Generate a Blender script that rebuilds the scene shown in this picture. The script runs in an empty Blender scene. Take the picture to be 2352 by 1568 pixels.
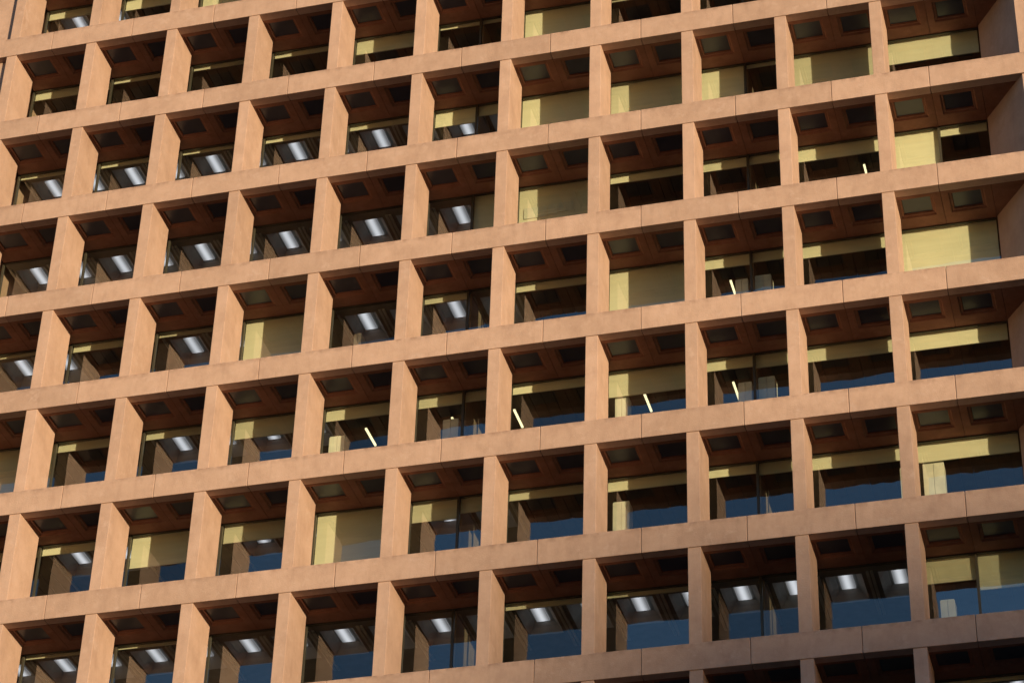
import bpy, bmesh, math, random
from mathutils import Vector, Matrix
random.seed(7)
S=bpy.context.scene
W=3.0;H=3.80;HC=2.99;CW=0.37;CD=1.39;GD=1.95;Z0=53.6
XL=-24.0;KL=-8;KR=2
TAU=math.pi*2
# ---------------------------------------------------------------- materials
def newmat(n):
    m=bpy.data.materials.new(n);m.use_nodes=True
    return m,m.node_tree.nodes,m.node_tree.links,m.node_tree.nodes['Principled BSDF']
def ramp(N,stops):
    r=N.new('ShaderNodeValToRGB');e=r.color_ramp.elements
    e[0].position=stops[0][0];e[0].color=(*stops[0][1],1)
    e[1].position=stops[-1][0];e[1].color=(*stops[-1][1],1)
    for p,c in stops[1:-1]:
        x=e.new(p);x.color=(*c,1)
    return r
def concrete(n,a,b,c,stain=0.5,grime=0.0):
    m,N,L,P=newmat(n)
    g=N.new('ShaderNodeNewGeometry')
    n1=N.new('ShaderNodeTexNoise');n1.inputs['Scale'].default_value=1.1;n1.inputs['Detail'].default_value=9;n1.inputs['Roughness'].default_value=0.68
    L.new(g.outputs['Position'],n1.inputs['Vector'])
    r=ramp(N,[(0.32,a),(0.52,b),(0.70,c)]);L.new(n1.outputs['Fac'],r.inputs[0])
    oi=N.new('ShaderNodeObjectInfo');mr=N.new('ShaderNodeMapRange');mr.inputs['To Min'].default_value=0.92;mr.inputs['To Max'].default_value=1.07
    L.new(oi.outputs['Random'],mr.inputs['Value'])
    mul=N.new('ShaderNodeVectorMath');mul.operation='SCALE';L.new(r.outputs[0],mul.inputs[0]);L.new(mr.outputs[0],mul.inputs['Scale'])
    mp=N.new('ShaderNodeMapping');mp.inputs['Scale'].default_value=(4,4,1.1);L.new(g.outputs['Position'],mp.inputs[0])
    n2=N.new('ShaderNodeTexNoise');n2.inputs['Scale'].default_value=1.0;n2.inputs['Detail'].default_value=8;n2.inputs['Roughness'].default_value=.7;L.new(mp.outputs[0],n2.inputs['Vector'])
    r2=ramp(N,[(0.48,(0,0,0)),(0.80,(1,1,1))]);L.new(n2.outputs['Fac'],r2.inputs[0])
    mm=N.new('ShaderNodeMath');mm.operation='MULTIPLY';mm.inputs[1].default_value=stain;L.new(r2.outputs[0],mm.inputs[0])
    fac=mm.outputs[0]
    if grime:
        # dirt that gathers along the top arris of each beam
        tc=N.new('ShaderNodeTexCoord');sp=N.new('ShaderNodeSeparateXYZ');L.new(tc.outputs['Object'],sp.inputs[0])
        m1=N.new('ShaderNodeMapRange');m1.inputs['From Min'].default_value=-.18;m1.inputs['From Max'].default_value=-.0;L.new(sp.outputs['Z'],m1.inputs['Value'])
        n5=N.new('ShaderNodeTexNoise');n5.inputs['Scale'].default_value=4;n5.inputs['Detail'].default_value=7;L.new(g.outputs['Position'],n5.inputs['Vector'])
        r5=ramp(N,[(0.42,(0,0,0)),(0.68,(1,1,1))]);L.new(n5.outputs['Fac'],r5.inputs[0])
        mg=N.new('ShaderNodeMath');mg.operation='MULTIPLY';L.new(m1.outputs[0],mg.inputs[0]);L.new(r5.outputs[0],mg.inputs[1])
        mg2=N.new('ShaderNodeMath');mg2.operation='MULTIPLY_ADD';mg2.inputs[1].default_value=grime;mg2.use_clamp=True;L.new(mg.outputs[0],mg2.inputs[0]);L.new(fac,mg2.inputs[2]);fac=mg2.outputs[0]
    mx=N.new('ShaderNodeMix');mx.data_type='RGBA';L.new(fac,mx.inputs[0]);L.new(mul.outputs[0],mx.inputs[6]);mx.inputs[7].default_value=(a[0]*.55,a[1]*.48,a[2]*.46,1)
    n4=N.new('ShaderNodeTexNoise');n4.inputs['Scale'].default_value=2.0;n4.inputs['Detail'].default_value=10;n4.inputs['Roughness'].default_value=0.75;L.new(g.outputs['Position'],n4.inputs['Vector'])
    r4=ramp(N,[(0.55,(0,0,0)),(0.68,(.6,.6,.6))]);L.new(n4.outputs['Fac'],r4.inputs[0])
    mx2=N.new('ShaderNodeMix');mx2.data_type='RGBA';L.new(r4.outputs[0],mx2.inputs[0]);L.new(mx.outputs[2],mx2.inputs[6]);mx2.inputs[7].default_value=(c[0]*1.06,c[1]*1.12,c[2]*1.18,1)
    L.new(mx2.outputs[2],P.inputs['Base Color'])
    P.inputs['Roughness'].default_value=0.88;P.inputs['Specular IOR Level'].default_value=0.25
    n3=N.new('ShaderNodeTexNoise');n3.inputs['Scale'].default_value=28;n3.inputs['Detail'].default_value=6;L.new(g.outputs['Position'],n3.inputs['Vector'])
    b=N.new('ShaderNodeBump');b.inputs['Strength'].default_value=0.35;b.inputs['Distance'].default_value=0.02;L.new(n3.outputs['Fac'],b.inputs['Height'])
    n6=N.new('ShaderNodeTexNoise');n6.inputs['Scale'].default_value=3.5;n6.inputs['Detail'].default_value=3;L.new(g.outputs['Position'],n6.inputs['Vector'])
    b2=N.new('ShaderNodeBump');b2.inputs['Strength'].default_value=0.15;b2.inputs['Distance'].default_value=0.05;L.new(n6.outputs['Fac'],b2.inputs['Height']);L.new(b.outputs[0],b2.inputs['Normal']);L.new(b2.outputs[0],P.inputs['Normal'])
    return m
def plain(n,col,rough=0.6,spec=0.5,noise=0.12,scale=3,metal=0):
    m,N,L,P=newmat(n)
    g=N.new('ShaderNodeNewGeometry');t=N.new('ShaderNodeTexNoise');t.inputs['Scale'].default_value=scale;t.inputs['Detail'].default_value=5
    L.new(g.outputs['Position'],t.inputs['Vector'])
    r=ramp(N,[(0.3,tuple(x*(1-noise) for x in col)),(0.7,tuple(min(1,x*(1+noise)) for x in col))]);L.new(t.outputs['Fac'],r.inputs[0])
    L.new(r.outputs[0],P.inputs['Base Color']);P.inputs['Roughness'].default_value=rough;P.inputs['Specular IOR Level'].default_value=spec;P.inputs['Metallic'].default_value=metal
    return m
def emis(n,col,s):
    m,N,L,P=newmat(n);P.inputs['Base Color'].default_value=(.8,.8,.8,1)
    P.inputs['Emission Color'].default_value=(*col,1);P.inputs['Emission Strength'].default_value=s
    return m
ca,cb,cc=(.48,.325,.255),(.55,.38,.30),(.60,.42,.34)
M_con=concrete('red_precast_concrete',ca,cb,cc,0.25)
M_conb=concrete('red_precast_concrete_beam',tuple(x*.96 for x in ca),tuple(x*.96 for x in cb),tuple(x*.96 for x in cc),0.3,0.75)
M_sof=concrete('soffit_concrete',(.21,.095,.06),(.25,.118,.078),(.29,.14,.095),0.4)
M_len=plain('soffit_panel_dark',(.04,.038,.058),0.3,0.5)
M_frm=plain('bronze_frame',(.06,.055,.04),0.4,0.5)
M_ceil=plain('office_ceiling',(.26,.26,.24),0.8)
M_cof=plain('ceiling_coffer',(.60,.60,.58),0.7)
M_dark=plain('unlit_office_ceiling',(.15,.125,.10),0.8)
M_wall=plain('office_wall',(.24,.19,.14),0.8)
M_floor=plain('office_carpet',(.08,.08,.09),0.9)
M_box=plain('cabinet_paint',(.78,.76,.66),0.5)
M_box2=plain('dark_cabinet',(.10,.11,.15),0.5)
def diffuser():
    m,N,L,P=newmat('lamp_diffuser')
    tc=N.new('ShaderNodeTexCoord');sp=N.new('ShaderNodeSeparateXYZ');L.new(tc.outputs['Object'],sp.inputs[0])
    a=N.new('ShaderNodeMath');a.operation='SUBTRACT';a.inputs[1].default_value=W/4;L.new(sp.outputs['X'],a.inputs[0])
    b=N.new('ShaderNodeMath');b.operation='ABSOLUTE';L.new(a.outputs[0],b.inputs[0])
    mr=N.new('ShaderNodeMapRange');mr.inputs['From Min'].default_value=0.0;mr.inputs['From Max'].default_value=.20;mr.inputs['To Min'].default_value=1.0;mr.inputs['To Max'].default_value=.22;mr.interpolation_type='SMOOTHSTEP'
    L.new(b.outputs[0],mr.inputs['Value']);L.new(mr.outputs[0],P.inputs['Emission Strength'])
    P.inputs['Base Color'].default_value=(.6,.6,.6,1);P.inputs['Emission Color'].default_value=(.78,.78,.90,1)
    return m
M_light=diffuser()
M_tube=emis('warm_tube',(1,.85,.50),1.8)
M_paper=plain('paper',(.72,.72,.6),0.8)
def blindmat():
    m,N,L,P=newmat('roller_blind_fabric')
    g=N.new('ShaderNodeNewGeometry');oi=N.new('ShaderNodeObjectInfo')
    mp=N.new('ShaderNodeMapping');mp.inputs['Scale'].default_value=(1.2,1.2,9);L.new(g.outputs['Position'],mp.inputs[0])
    t=N.new('ShaderNodeTexNoise');t.inputs['Scale'].default_value=0.8;t.inputs['Detail'].default_value=4;L.new(mp.outputs[0],t.inputs['Vector'])
    r=ramp(N,[(0.3,(.78,.74,.57)),(0.7,(.85,.81,.64))]);L.new(t.outputs['Fac'],r.inputs[0])
    mr=N.new('ShaderNodeMapRange');mr.inputs['To Min'].default_value=0.80;mr.inputs['To Max'].default_value=1.05;L.new(oi.outputs['Random'],mr.inputs['Value'])
    v=N.new('ShaderNodeVectorMath');v.operation='SCALE';L.new(r.outputs[0],v.inputs[0]);L.new(mr.outputs[0],v.inputs['Scale'])
    L.new(v.outputs[0],P.inputs['Base Color']);P.inputs['Roughness'].default_value=0.8;P.inputs['Specular IOR Level'].default_value=0.2
    return m
M_blind=blindmat()
def glassmat():
    m=bpy.data.materials.new('tinted_window_glass');m.use_nodes=True;N=m.node_tree.nodes;L=m.node_tree.links;N.clear()
    o=N.new('ShaderNodeOutputMaterial');mx=N.new('ShaderNodeMixShader');t=N.new('ShaderNodeBsdfTransparent');g=N.new('ShaderNodeBsdfGlossy')
    t.inputs[0].default_value=(.94,.99,.91,1);g.inputs['Roughness'].default_value=0.0;g.inputs[0].default_value=(.90,.97,1,1)
    lw=N.new('ShaderNodeLayerWeight');lw.inputs['Blend'].default_value=.5
    pw=N.new('ShaderNodeMath');pw.operation='POWER';pw.inputs[1].default_value=4;L.new(lw.outputs['Facing'],pw.inputs[0])
    a=N.new('ShaderNodeMath');a.operation='MULTIPLY_ADD';a.inputs[1].default_value=.8;a.use_clamp=True
    # coating differs a little from pane to pane
    oi=N.new('ShaderNodeObjectInfo');mr=N.new('ShaderNodeMapRange');mr.inputs['To Min'].default_value=0.14;mr.inputs['To Max'].default_value=.28;L.new(oi.outputs['Random'],mr.inputs['Value']);L.new(mr.outputs[0],a.inputs[2])
    L.new(pw.outputs[0],a.inputs[0]);L.new(a.outputs[0],mx.inputs[0]);L.new(t.outputs[0],mx.inputs[1]);L.new(g.outputs[0],mx.inputs[2]);L.new(mx.outputs[0],o.inputs[0])
    ge=N.new('ShaderNodeNewGeometry');n=N.new('ShaderNodeTexNoise');n.inputs['Scale'].default_value=0.7;L.new(ge.outputs['Position'],n.inputs['Vector'])
    b=N.new('ShaderNodeBump');b.inputs['Strength'].default_value=0.35;b.inputs['Distance'].default_value=0.04;L.new(n.outputs['Fac'],b.inputs['Height']);L.new(b.outputs[0],g.inputs['Normal'])
    return m
M_glass=glassmat()
# ---------------------------------------------------------------- helpers
def obj(name,me,loc=(0,0,0),parent=None):
    o=bpy.data.objects.new(name,me);S.collection.objects.link(o);o.location=loc
    if parent: o.parent=parent
    return o
def empty(name,loc=(0,0,0)):
    o=bpy.data.objects.new(name,None);S.collection.objects.link(o);o.location=loc;return o
def addbox(bm,x0,x1,y0,y1,z0,z1,mi=0,bev=0):
    r=bmesh.ops.create_cube(bm,size=1)
    for v in r['verts']: v.co=Vector(((x0+x1)/2+v.co.x*(x1-x0),(y0+y1)/2+v.co.y*(y1-y0),(z0+z1)/2+v.co.z*(z1-z0)))
    fs={f for v in r['verts'] for f in v.link_faces}
    for f in fs:f.material_index=mi
    if bev:
        es={e for v in r['verts'] for e in v.link_edges}
        q=bmesh.ops.bevel(bm,geom=list(es),offset=bev,segments=2,affect='EDGES',profile=0.6)
        for f in q['faces']: f.material_index=mi
def mesh(name,fn,mats):
    bm=bmesh.new();fn(bm);bmesh.ops.recalc_face_normals(bm,faces=bm.faces);me=bpy.data.meshes.new(name);bm.to_mesh(me);bm.free()
    for m in mats: me.materials.append(m)
    return me
def quad(bm,pts,mi=0):
    f=bm.faces.new([bm.verts.new(p) for p in pts]);f.material_index=mi;return f
def ringfaces(bm,A,B,mi):
    for i in range(4):
        j=(i+1)%4;f=bm.faces.new((A[i],A[j],B[j],B[i]));f.material_index=mi
def rect(bm,x0,x1,y0,y1,z): return [bm.verts.new(p) for p in ((x0,y0,z),(x1,y0,z),(x1,y1,z),(x0,y1,z))]
# ---------------------------------------------------------------- meshes
GAP=0.007
me_col=mesh('fin',lambda bm:addbox(bm,0,CW,0.0,CD,-0.004,HC+0.004,0,0.014),[M_con])
me_beam=mesh('beam',lambda bm:addbox(bm,-W/2+GAP,W/2-GAP,-0.03,0.32,-(H-HC),0,0,0.018),[M_conb])
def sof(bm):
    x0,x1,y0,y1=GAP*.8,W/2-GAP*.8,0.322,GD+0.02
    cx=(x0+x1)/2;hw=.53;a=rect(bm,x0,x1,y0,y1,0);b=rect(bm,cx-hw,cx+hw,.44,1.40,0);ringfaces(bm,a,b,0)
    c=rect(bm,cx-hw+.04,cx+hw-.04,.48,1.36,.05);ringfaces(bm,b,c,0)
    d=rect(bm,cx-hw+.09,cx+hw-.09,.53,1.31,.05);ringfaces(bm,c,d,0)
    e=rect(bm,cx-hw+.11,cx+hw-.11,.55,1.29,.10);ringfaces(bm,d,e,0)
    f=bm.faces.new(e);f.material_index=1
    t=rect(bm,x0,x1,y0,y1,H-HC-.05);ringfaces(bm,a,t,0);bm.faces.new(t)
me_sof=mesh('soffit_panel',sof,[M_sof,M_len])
def ceilL(bm):
    x0,x1,y0,y1=0,W/2,GD+.03,7.0
    cx=(x0+x1)/2
    a=rect(bm,x0,x1,y0,y1,0);b=rect(bm,cx-.52,cx+.52,2.42,4.0,0);ringfaces(bm,a,b,0)
    c=rect(bm,cx-.30,cx+.30,2.68,3.74,.28);ringfaces(bm,b,c,1);f=bm.faces.new(c);f.material_index=1
    t=rect(bm,x0,x1,y0,y1,H-HC-.05);ringfaces(bm,a,t,0);bm.faces.new(t)
    addbox(bm,cx-.20,cx+.20,2.76,3.60,.22,.27,2)
    addbox(bm,x0+.02,x0+.10,2.3,4.8,-.05,-.003,1);addbox(bm,x1-.10,x1-.02,2.3,4.8,-.05,-.003,1)
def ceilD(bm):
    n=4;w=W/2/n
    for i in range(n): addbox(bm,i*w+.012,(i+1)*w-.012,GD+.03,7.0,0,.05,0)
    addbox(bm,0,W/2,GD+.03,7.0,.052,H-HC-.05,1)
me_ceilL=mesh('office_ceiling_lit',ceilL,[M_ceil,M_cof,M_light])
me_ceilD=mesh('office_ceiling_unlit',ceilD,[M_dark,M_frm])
me_glass=mesh('window_pane',lambda bm:quad(bm,[(0,0,0),(W,0,0),(W,0,HC),(0,0,HC)]),[M_glass])
def fr(bm):
    addbox(bm,-.03,.03,GD-.04,GD+.06,0,HC-.002)
    addbox(bm,.03,W-.03,GD-.03,GD+.05,HC-.045,HC-.003)
    addbox(bm,.03,W-.03,GD-.03,GD+.05,0,.06)
me_fr=mesh('window_frame',fr,[M_frm])
me_mul=mesh('window_mullion',lambda bm:addbox(bm,-.035,.035,GD-.05,GD+.07,.06,HC-.056),[M_frm])
blind_cache={}
def blind(w,h):
    k=(round(w,2),round(h,2))
    if k in blind_cache:return blind_cache[k]
    def fn(bm):
        nx,nz=10,8;g=[[bm.verts.new((w*i/nx,.012*math.sin(i*1.9)*(j/nz)+.006*math.sin(i*4+j),-h*j/nz)) for j in range(nz+1)] for i in range(nx+1)]
        for i in range(nx):
            for j in range(nz):
                f=bm.faces.new((g[i][j],g[i+1][j],g[i+1][j+1],g[i][j+1]));f.smooth=True
        addbox(bm,0,w,-.02,.02,-h-.035,-h-.001)
    me=mesh('roller_blind',fn,[M_blind]);blind_cache[k]=me;return me
# ---------------------------------------------------------------- office tower
T=empty('office_tower',(0,0,Z0))
RT,RB=-5,13
CX=CW/2
F=9  # full blind code
D={}
def put(r,k0,lst):
    for i,v in enumerate(lst): D[(r,k0+i)]=v
h=.34
put(-2,-8,[(h,h,1),(.5,.5,0),(F,F,0),(h,h,0),(F,F,0),(h,h,0),(F,F,0),(h,h,0),(h,h,0),(h,h,0),(F,F,0)])
put(-1,-8,[(h,h,0),(.15,.15,0),(.15,.15,0),(.18,.18,0),(.62,.62,0),(.12,.12,0),(F,F,0),(.1,.1,0),(h,h,0),(h,h,0),(h,h,0)])
put(0,-8,[(.12,.12,1),(.15,.15,1),(.12,.12,1),(.17,.17,1),(.2,.2,1),(.62,.4,1),(F,F,0),(F,F,0),(F,.12,0),(F,F,0),(.9,.9,0)])
put(1,-8,[(0,0,1),(0,0,1),(0,0,1),(0,0,1),(0,0,1),(0,F,1),(F,F,0),(.28,.28,0),(.34,.30,0),(.5,.5,0),(F,.3,0)])
put(2,-8,[(.1,.1,1),(.24,.24,0),(.12,.12,1),(F,F,0),(0,0,1),(.24,0,1),(.26,.26,0),(F,F,0),(.38,.33,0),(.45,.45,0),(F,F,0)])
put(3,-8,[(F,F,0),(.30,.30,0),(.26,.26,1),(.66,.66,1),(.42,.42,0),(.38,.34,0),(.3,.3,0),(.85,.85,0),(.36,.44,0),(.48,.48,0),(.55,.55,0)])
put(4,-8,[(.3,.3,0),(.28,.28,1),(1.1,1.1,0),(.6,.6,1),(F,F,0),(.65,.5,1),(.28,.28,0),(.36,.36,0),(.30,.38,0),(.44,.44,0),(.6,.6,0)])
put(5,-8,[(.2,.2,1),(.08,.08,1),(.08,.08,1),(0,0,1),(0,0,1),(0,0,1),(.16,.16,1),(.12,.12,1),(0,0,1),(0,0,1),(.75,1.1,0)])
put(6,-8,[(.1,.1,1)]*9+[(.3,.3,0),(.1,.1,1)])
for r in range(RT,RB+1):
    z=-r*H
    det=-3<=r<=8
    for k in range(KL,KR+1):
        x=k*W
        obj('fin',me_col,(x,0,z),T)
        for hlf in (0,1):
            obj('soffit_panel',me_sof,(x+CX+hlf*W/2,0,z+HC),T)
        p=obj('window_pane',me_glass,(x+CX,GD,z),T)
        obj('window_frame',me_fr,(x+CX,0,z),T)
        part=(k in(-3,0))
        if part or (k==2 and r in (1,5,8,-3)): obj('window_mullion',me_mul,(x+CX+W/2,0,z),T)
        bl,br,lit=D.get((r,k),(random.choice([.3,.4,F,.6,.2]),)*2+(random.random()<.4,))
        xa=x+CX+.04
        def B(xx,w,hh):
            if hh>0: obj('roller_blind',blind(w,2.9 if hh==F else hh),(xx,GD+.09,z+HC-.01),T)
        if bl==br: B(xa,W-.08,bl)
        else: B(xa,W/2-.08,bl);B(xa+W/2,W/2-.08,br)
        if det:
            for hlf in (0,1):
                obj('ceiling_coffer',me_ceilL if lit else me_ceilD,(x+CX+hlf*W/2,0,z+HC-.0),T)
    for k in range(KL,KR+2):
        obj('spandrel_beam',me_beam,(k*W+CX,0,z),T)
for k in range(KL,KR+2): obj('parapet_beam',me_beam,(k*W+CX,0,-(RT-1)*H),T)
XR=KR*W+W+CX     # 9.185
XE=13.6
def shell(bm):
    zt=-(RT-1)*H;zb=-Z0
    addbox(bm,XL-2.8,XE,7.02,26,zb,zt,1)
    addbox(bm,XL-2.8,XL-.02,1.0,7.0,zb,zt,0)
me_shell=mesh('core',shell,[M_con,M_wall]);obj('building_core',me_shell,(0,0,0),T)
def plates(bm):
    for r in range(RT-1,RB+1):
        z=-r*H
        addbox(bm,XL,XR+.2,.33,7.0,z-.035,z-.002,0)
me_pl=mesh('floor_plates',plates,[M_floor]);obj('floor_plates',me_pl,(0,0,0),T)
def parts(bm):
    for r in range(-3,9):
        for k in range(KL,KR+1):
            if k in (-3,0):
                x=k*W+CX+W/2;addbox(bm,x-.06,x+.06,GD+.14,7.0,-r*H,-r*H+HC-.055,0)
me_pt=mesh('partitions',parts,[M_wall]);obj('office_partitions',me_pt,(0,0,0),T)
def pier(bm):
    zt=-(RT-1)*H-.9;zb=-Z0
    pts=[(9.20,GD-.08),(10.45,.03),(XE,.03),(XE,6.9),(9.20,6.9)]
    lo=[bm.verts.new((a,b,zb)) for a,b in pts];hi=[bm.verts.new((a,b,zt)) for a,b in pts]
    bm.faces.new(lo);bm.faces.new(hi)
    for i in range(5):
        j=(i+1)%5;bm.faces.new((lo[i],lo[j],hi[j],hi[i]))
obj('corner_pier',mesh('corner_pier',pier,[M_con]),(0,0,0),T)
def bend(bm):
    for r in range(RT-1,RB+1):
        z=-r*H
        addbox(bm,XR+W/2+GAP,XE+.03,-.03,.30,z-(H-HC),z,0,.018)
obj('corner_beams',mesh('corner_beams',bend,[M_con]),(0,0,0),T)
def wedge(bm):
    for r in range(RT-1,RB+1):
        z=-(r+1)*H+HC
        addbox(bm,XR+.006,10.44,.322,GD,z,z+.5,0)
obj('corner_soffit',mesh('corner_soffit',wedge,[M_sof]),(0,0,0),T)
def lpier(bm):
    zt=-(RT-1)*H-.9;zb=-Z0
    addbox(bm,XL-2.8,XL-.02,.25,.99,zb,zt,0,.02)
obj('left_corner_pier',mesh('left_corner_pier',lpier,[M_con]),(0,0,0),T)
def base(bm):
    zt=-RB*H-(H-HC);zb=-Z0
    for k in range(KL,KR+2): addbox(bm,k*W,k*W+CW,.05,1.2,zb,zt+.0,0)
    addbox(bm,XL,XR,2.2,2.3,zb,zt,1);addbox(bm,XL,XR,.1,2.2,zt-.001,zt+.3,0)
obj('ground_floor_lobby',mesh('lobby',base,[M_con,M_len]),(0,0,0),T)
def tube(r,x,y=3.0,L=1.0):
    me=mesh('tube_lamp',lambda bm:(addbox(bm,-.03,.03,0,L,0,.05,0),addbox(bm,-.04,.04,-.02,L+.02,.051,.09,1)),[M_tube,M_frm])
    obj('tube_lamp',me,(x,y,-r*H+HC-.25),T)
def cab(r,x,w,top,dark=0,y=2.12):
    def fn(bm):
        addbox(bm,0,w/2-.004,0,.45,0,top,0,.01);addbox(bm,w/2+.004,w,0,.45,0,top,0,.01);addbox(bm,.02,w-.02,.02,.43,top,top+.03,0)
    obj('storage_cabinet',mesh('storage_cabinet',fn,[M_box2 if dark else M_box]),(x,y,-r*H),T)
for r,x in ((2,.85),(3,.85),(3,-1.9),(3,-8.0),(3,-10.8),(3,-6.0),(1,5.2)): tube(r,x)
for r,x,w,t,d in ((2,1.15,.4,2.1,0),(2,1.76,.5,2.15,0),(3,1.15,.42,2.1,0),(3,1.76,.5,2.2,0),(3,-8.0,.5,2.1,0),(3,-11.65,.5,2.0,0),(3,-2.6,.4,2.2,0),
    (4,-2.65,.5,2.25,0),(4,5.75,.25,2.3,0),(4,6.4,.6,2.35,0),(5,6.6,.4,1.7,0),(2,-11.1,.25,2.0,0)): cab(r,x,w,t,d)
def papers(bm):
    for i,(a,b,w,hh) in enumerate(((0,0,.75,.42),(.8,.06,.3,.4),(1.13,.1,.5,.36))):
        quad(bm,[(a,0,b),(a+w,0,b),(a+w,0,b+hh),(a,0,b+hh)])
obj('taped_papers',mesh('taped_papers',papers,[M_paper]),(-5.6,GD+.06,-H+1.75),T)
# ---------------------------------------------------------------- ground
M_gr=plain('asphalt_ground',(.06,.058,.055),0.9,0.3,.25,.4)
me_g=mesh('ground',lambda bm:quad(bm,[(-4000,-4000,0),(4000,-4000,0),(4000,4000,0),(-4000,4000,0)]),[M_gr])
obj('ground',me_g)
M_pave=plain('paving',(.28,.26,.24),.85,.3,.15,1.5)
obj('pavement',mesh('pavement',lambda bm:addbox(bm,-34,22,-8,.04,.0,.13,0,.02),[M_pave]),(0,0,.004))
# ---------------------------------------------------------------- light
EL=math.radians(1.6);AZ=math.radians(47)
d=Vector((math.sin(AZ)*math.cos(EL),-math.cos(AZ)*math.cos(EL),math.sin(EL)))
sl=bpy.data.lights.new('sun','SUN');sl.energy=5.0;sl.angle=math.radians(.5);sl.color=(1,.76,.46)
so=bpy.data.objects.new('sun',sl);S.collection.objects.link(so);so.rotation_euler=(-d).to_track_quat('-Z','Y').to_euler();so.location=(40,-40,100)
w=bpy.data.worlds.new('World');S.world=w;w.use_nodes=True;N=w.node_tree.nodes;bg=N['Background']
sk=N.new('ShaderNodeTexSky');sk.sky_type='NISHITA';sk.sun_disc=False;sk.sun_elevation=EL;sk.sun_rotation=math.pi-AZ
sk.ozone_density=2.6;sk.dust_density=0.5
w.node_tree.links.new(sk.outputs[0],bg.inputs[0]);bg.inputs[1].default_value=.40
# unseen block added toward the low sun to softly shade the lower right storeys
DT=1150.0
dx,dy=math.sin(AZ),-math.cos(AZ)          # toward the sun
px,py=math.cos(AZ),math.sin(AZ)           # lateral, to the right
htop=37+DT*math.tan(EL)
def tower(bm):
    n=int(htop//3.6)
    addbox(bm,-35,35,-12,12,0,htop,0)
    for i in range(1,n):
        for j in range(23): addbox(bm,-33.6+j*3,-31.8+j*3,12,12.04,i*3.6,i*3.6+1.9,1)
    addbox(bm,-35.3,35.3,-12.3,12.3,htop,htop+.9,0)
M_dt=plain('grey_render',(.35,.33,.30),.8)
o=obj('added_shadow_blocker',mesh('added_shadow_blocker',tower,[M_dt,M_len]),(dx*DT+px*(35-4),dy*DT+py*(35-4),0))
o.rotation_euler=(0,0,math.atan2(py,px))
# ---------------------------------------------------------------- camera
c=bpy.data.cameras.new('camera');c.sensor_width=36;c.lens=36*5883.45/2352;c.clip_end=9000;c.clip_start=1
co=bpy.data.objects.new('camera',c);S.collection.objects.link(co)
y_,p_,r_=.28422,.60889,.03433
R=Matrix.Rotation(y_,3,'Z')@Matrix.Rotation(math.pi/2+p_,3,'X')@Matrix.Rotation(r_,3,'Z')
co.matrix_world=Matrix.Translation((12.34738,-60.30339,-52.0294+Z0))@R.to_4x4()
S.camera=co
S.view_settings.view_transform='Standard';S.view_settings.look='None';S.view_settings.exposure=0
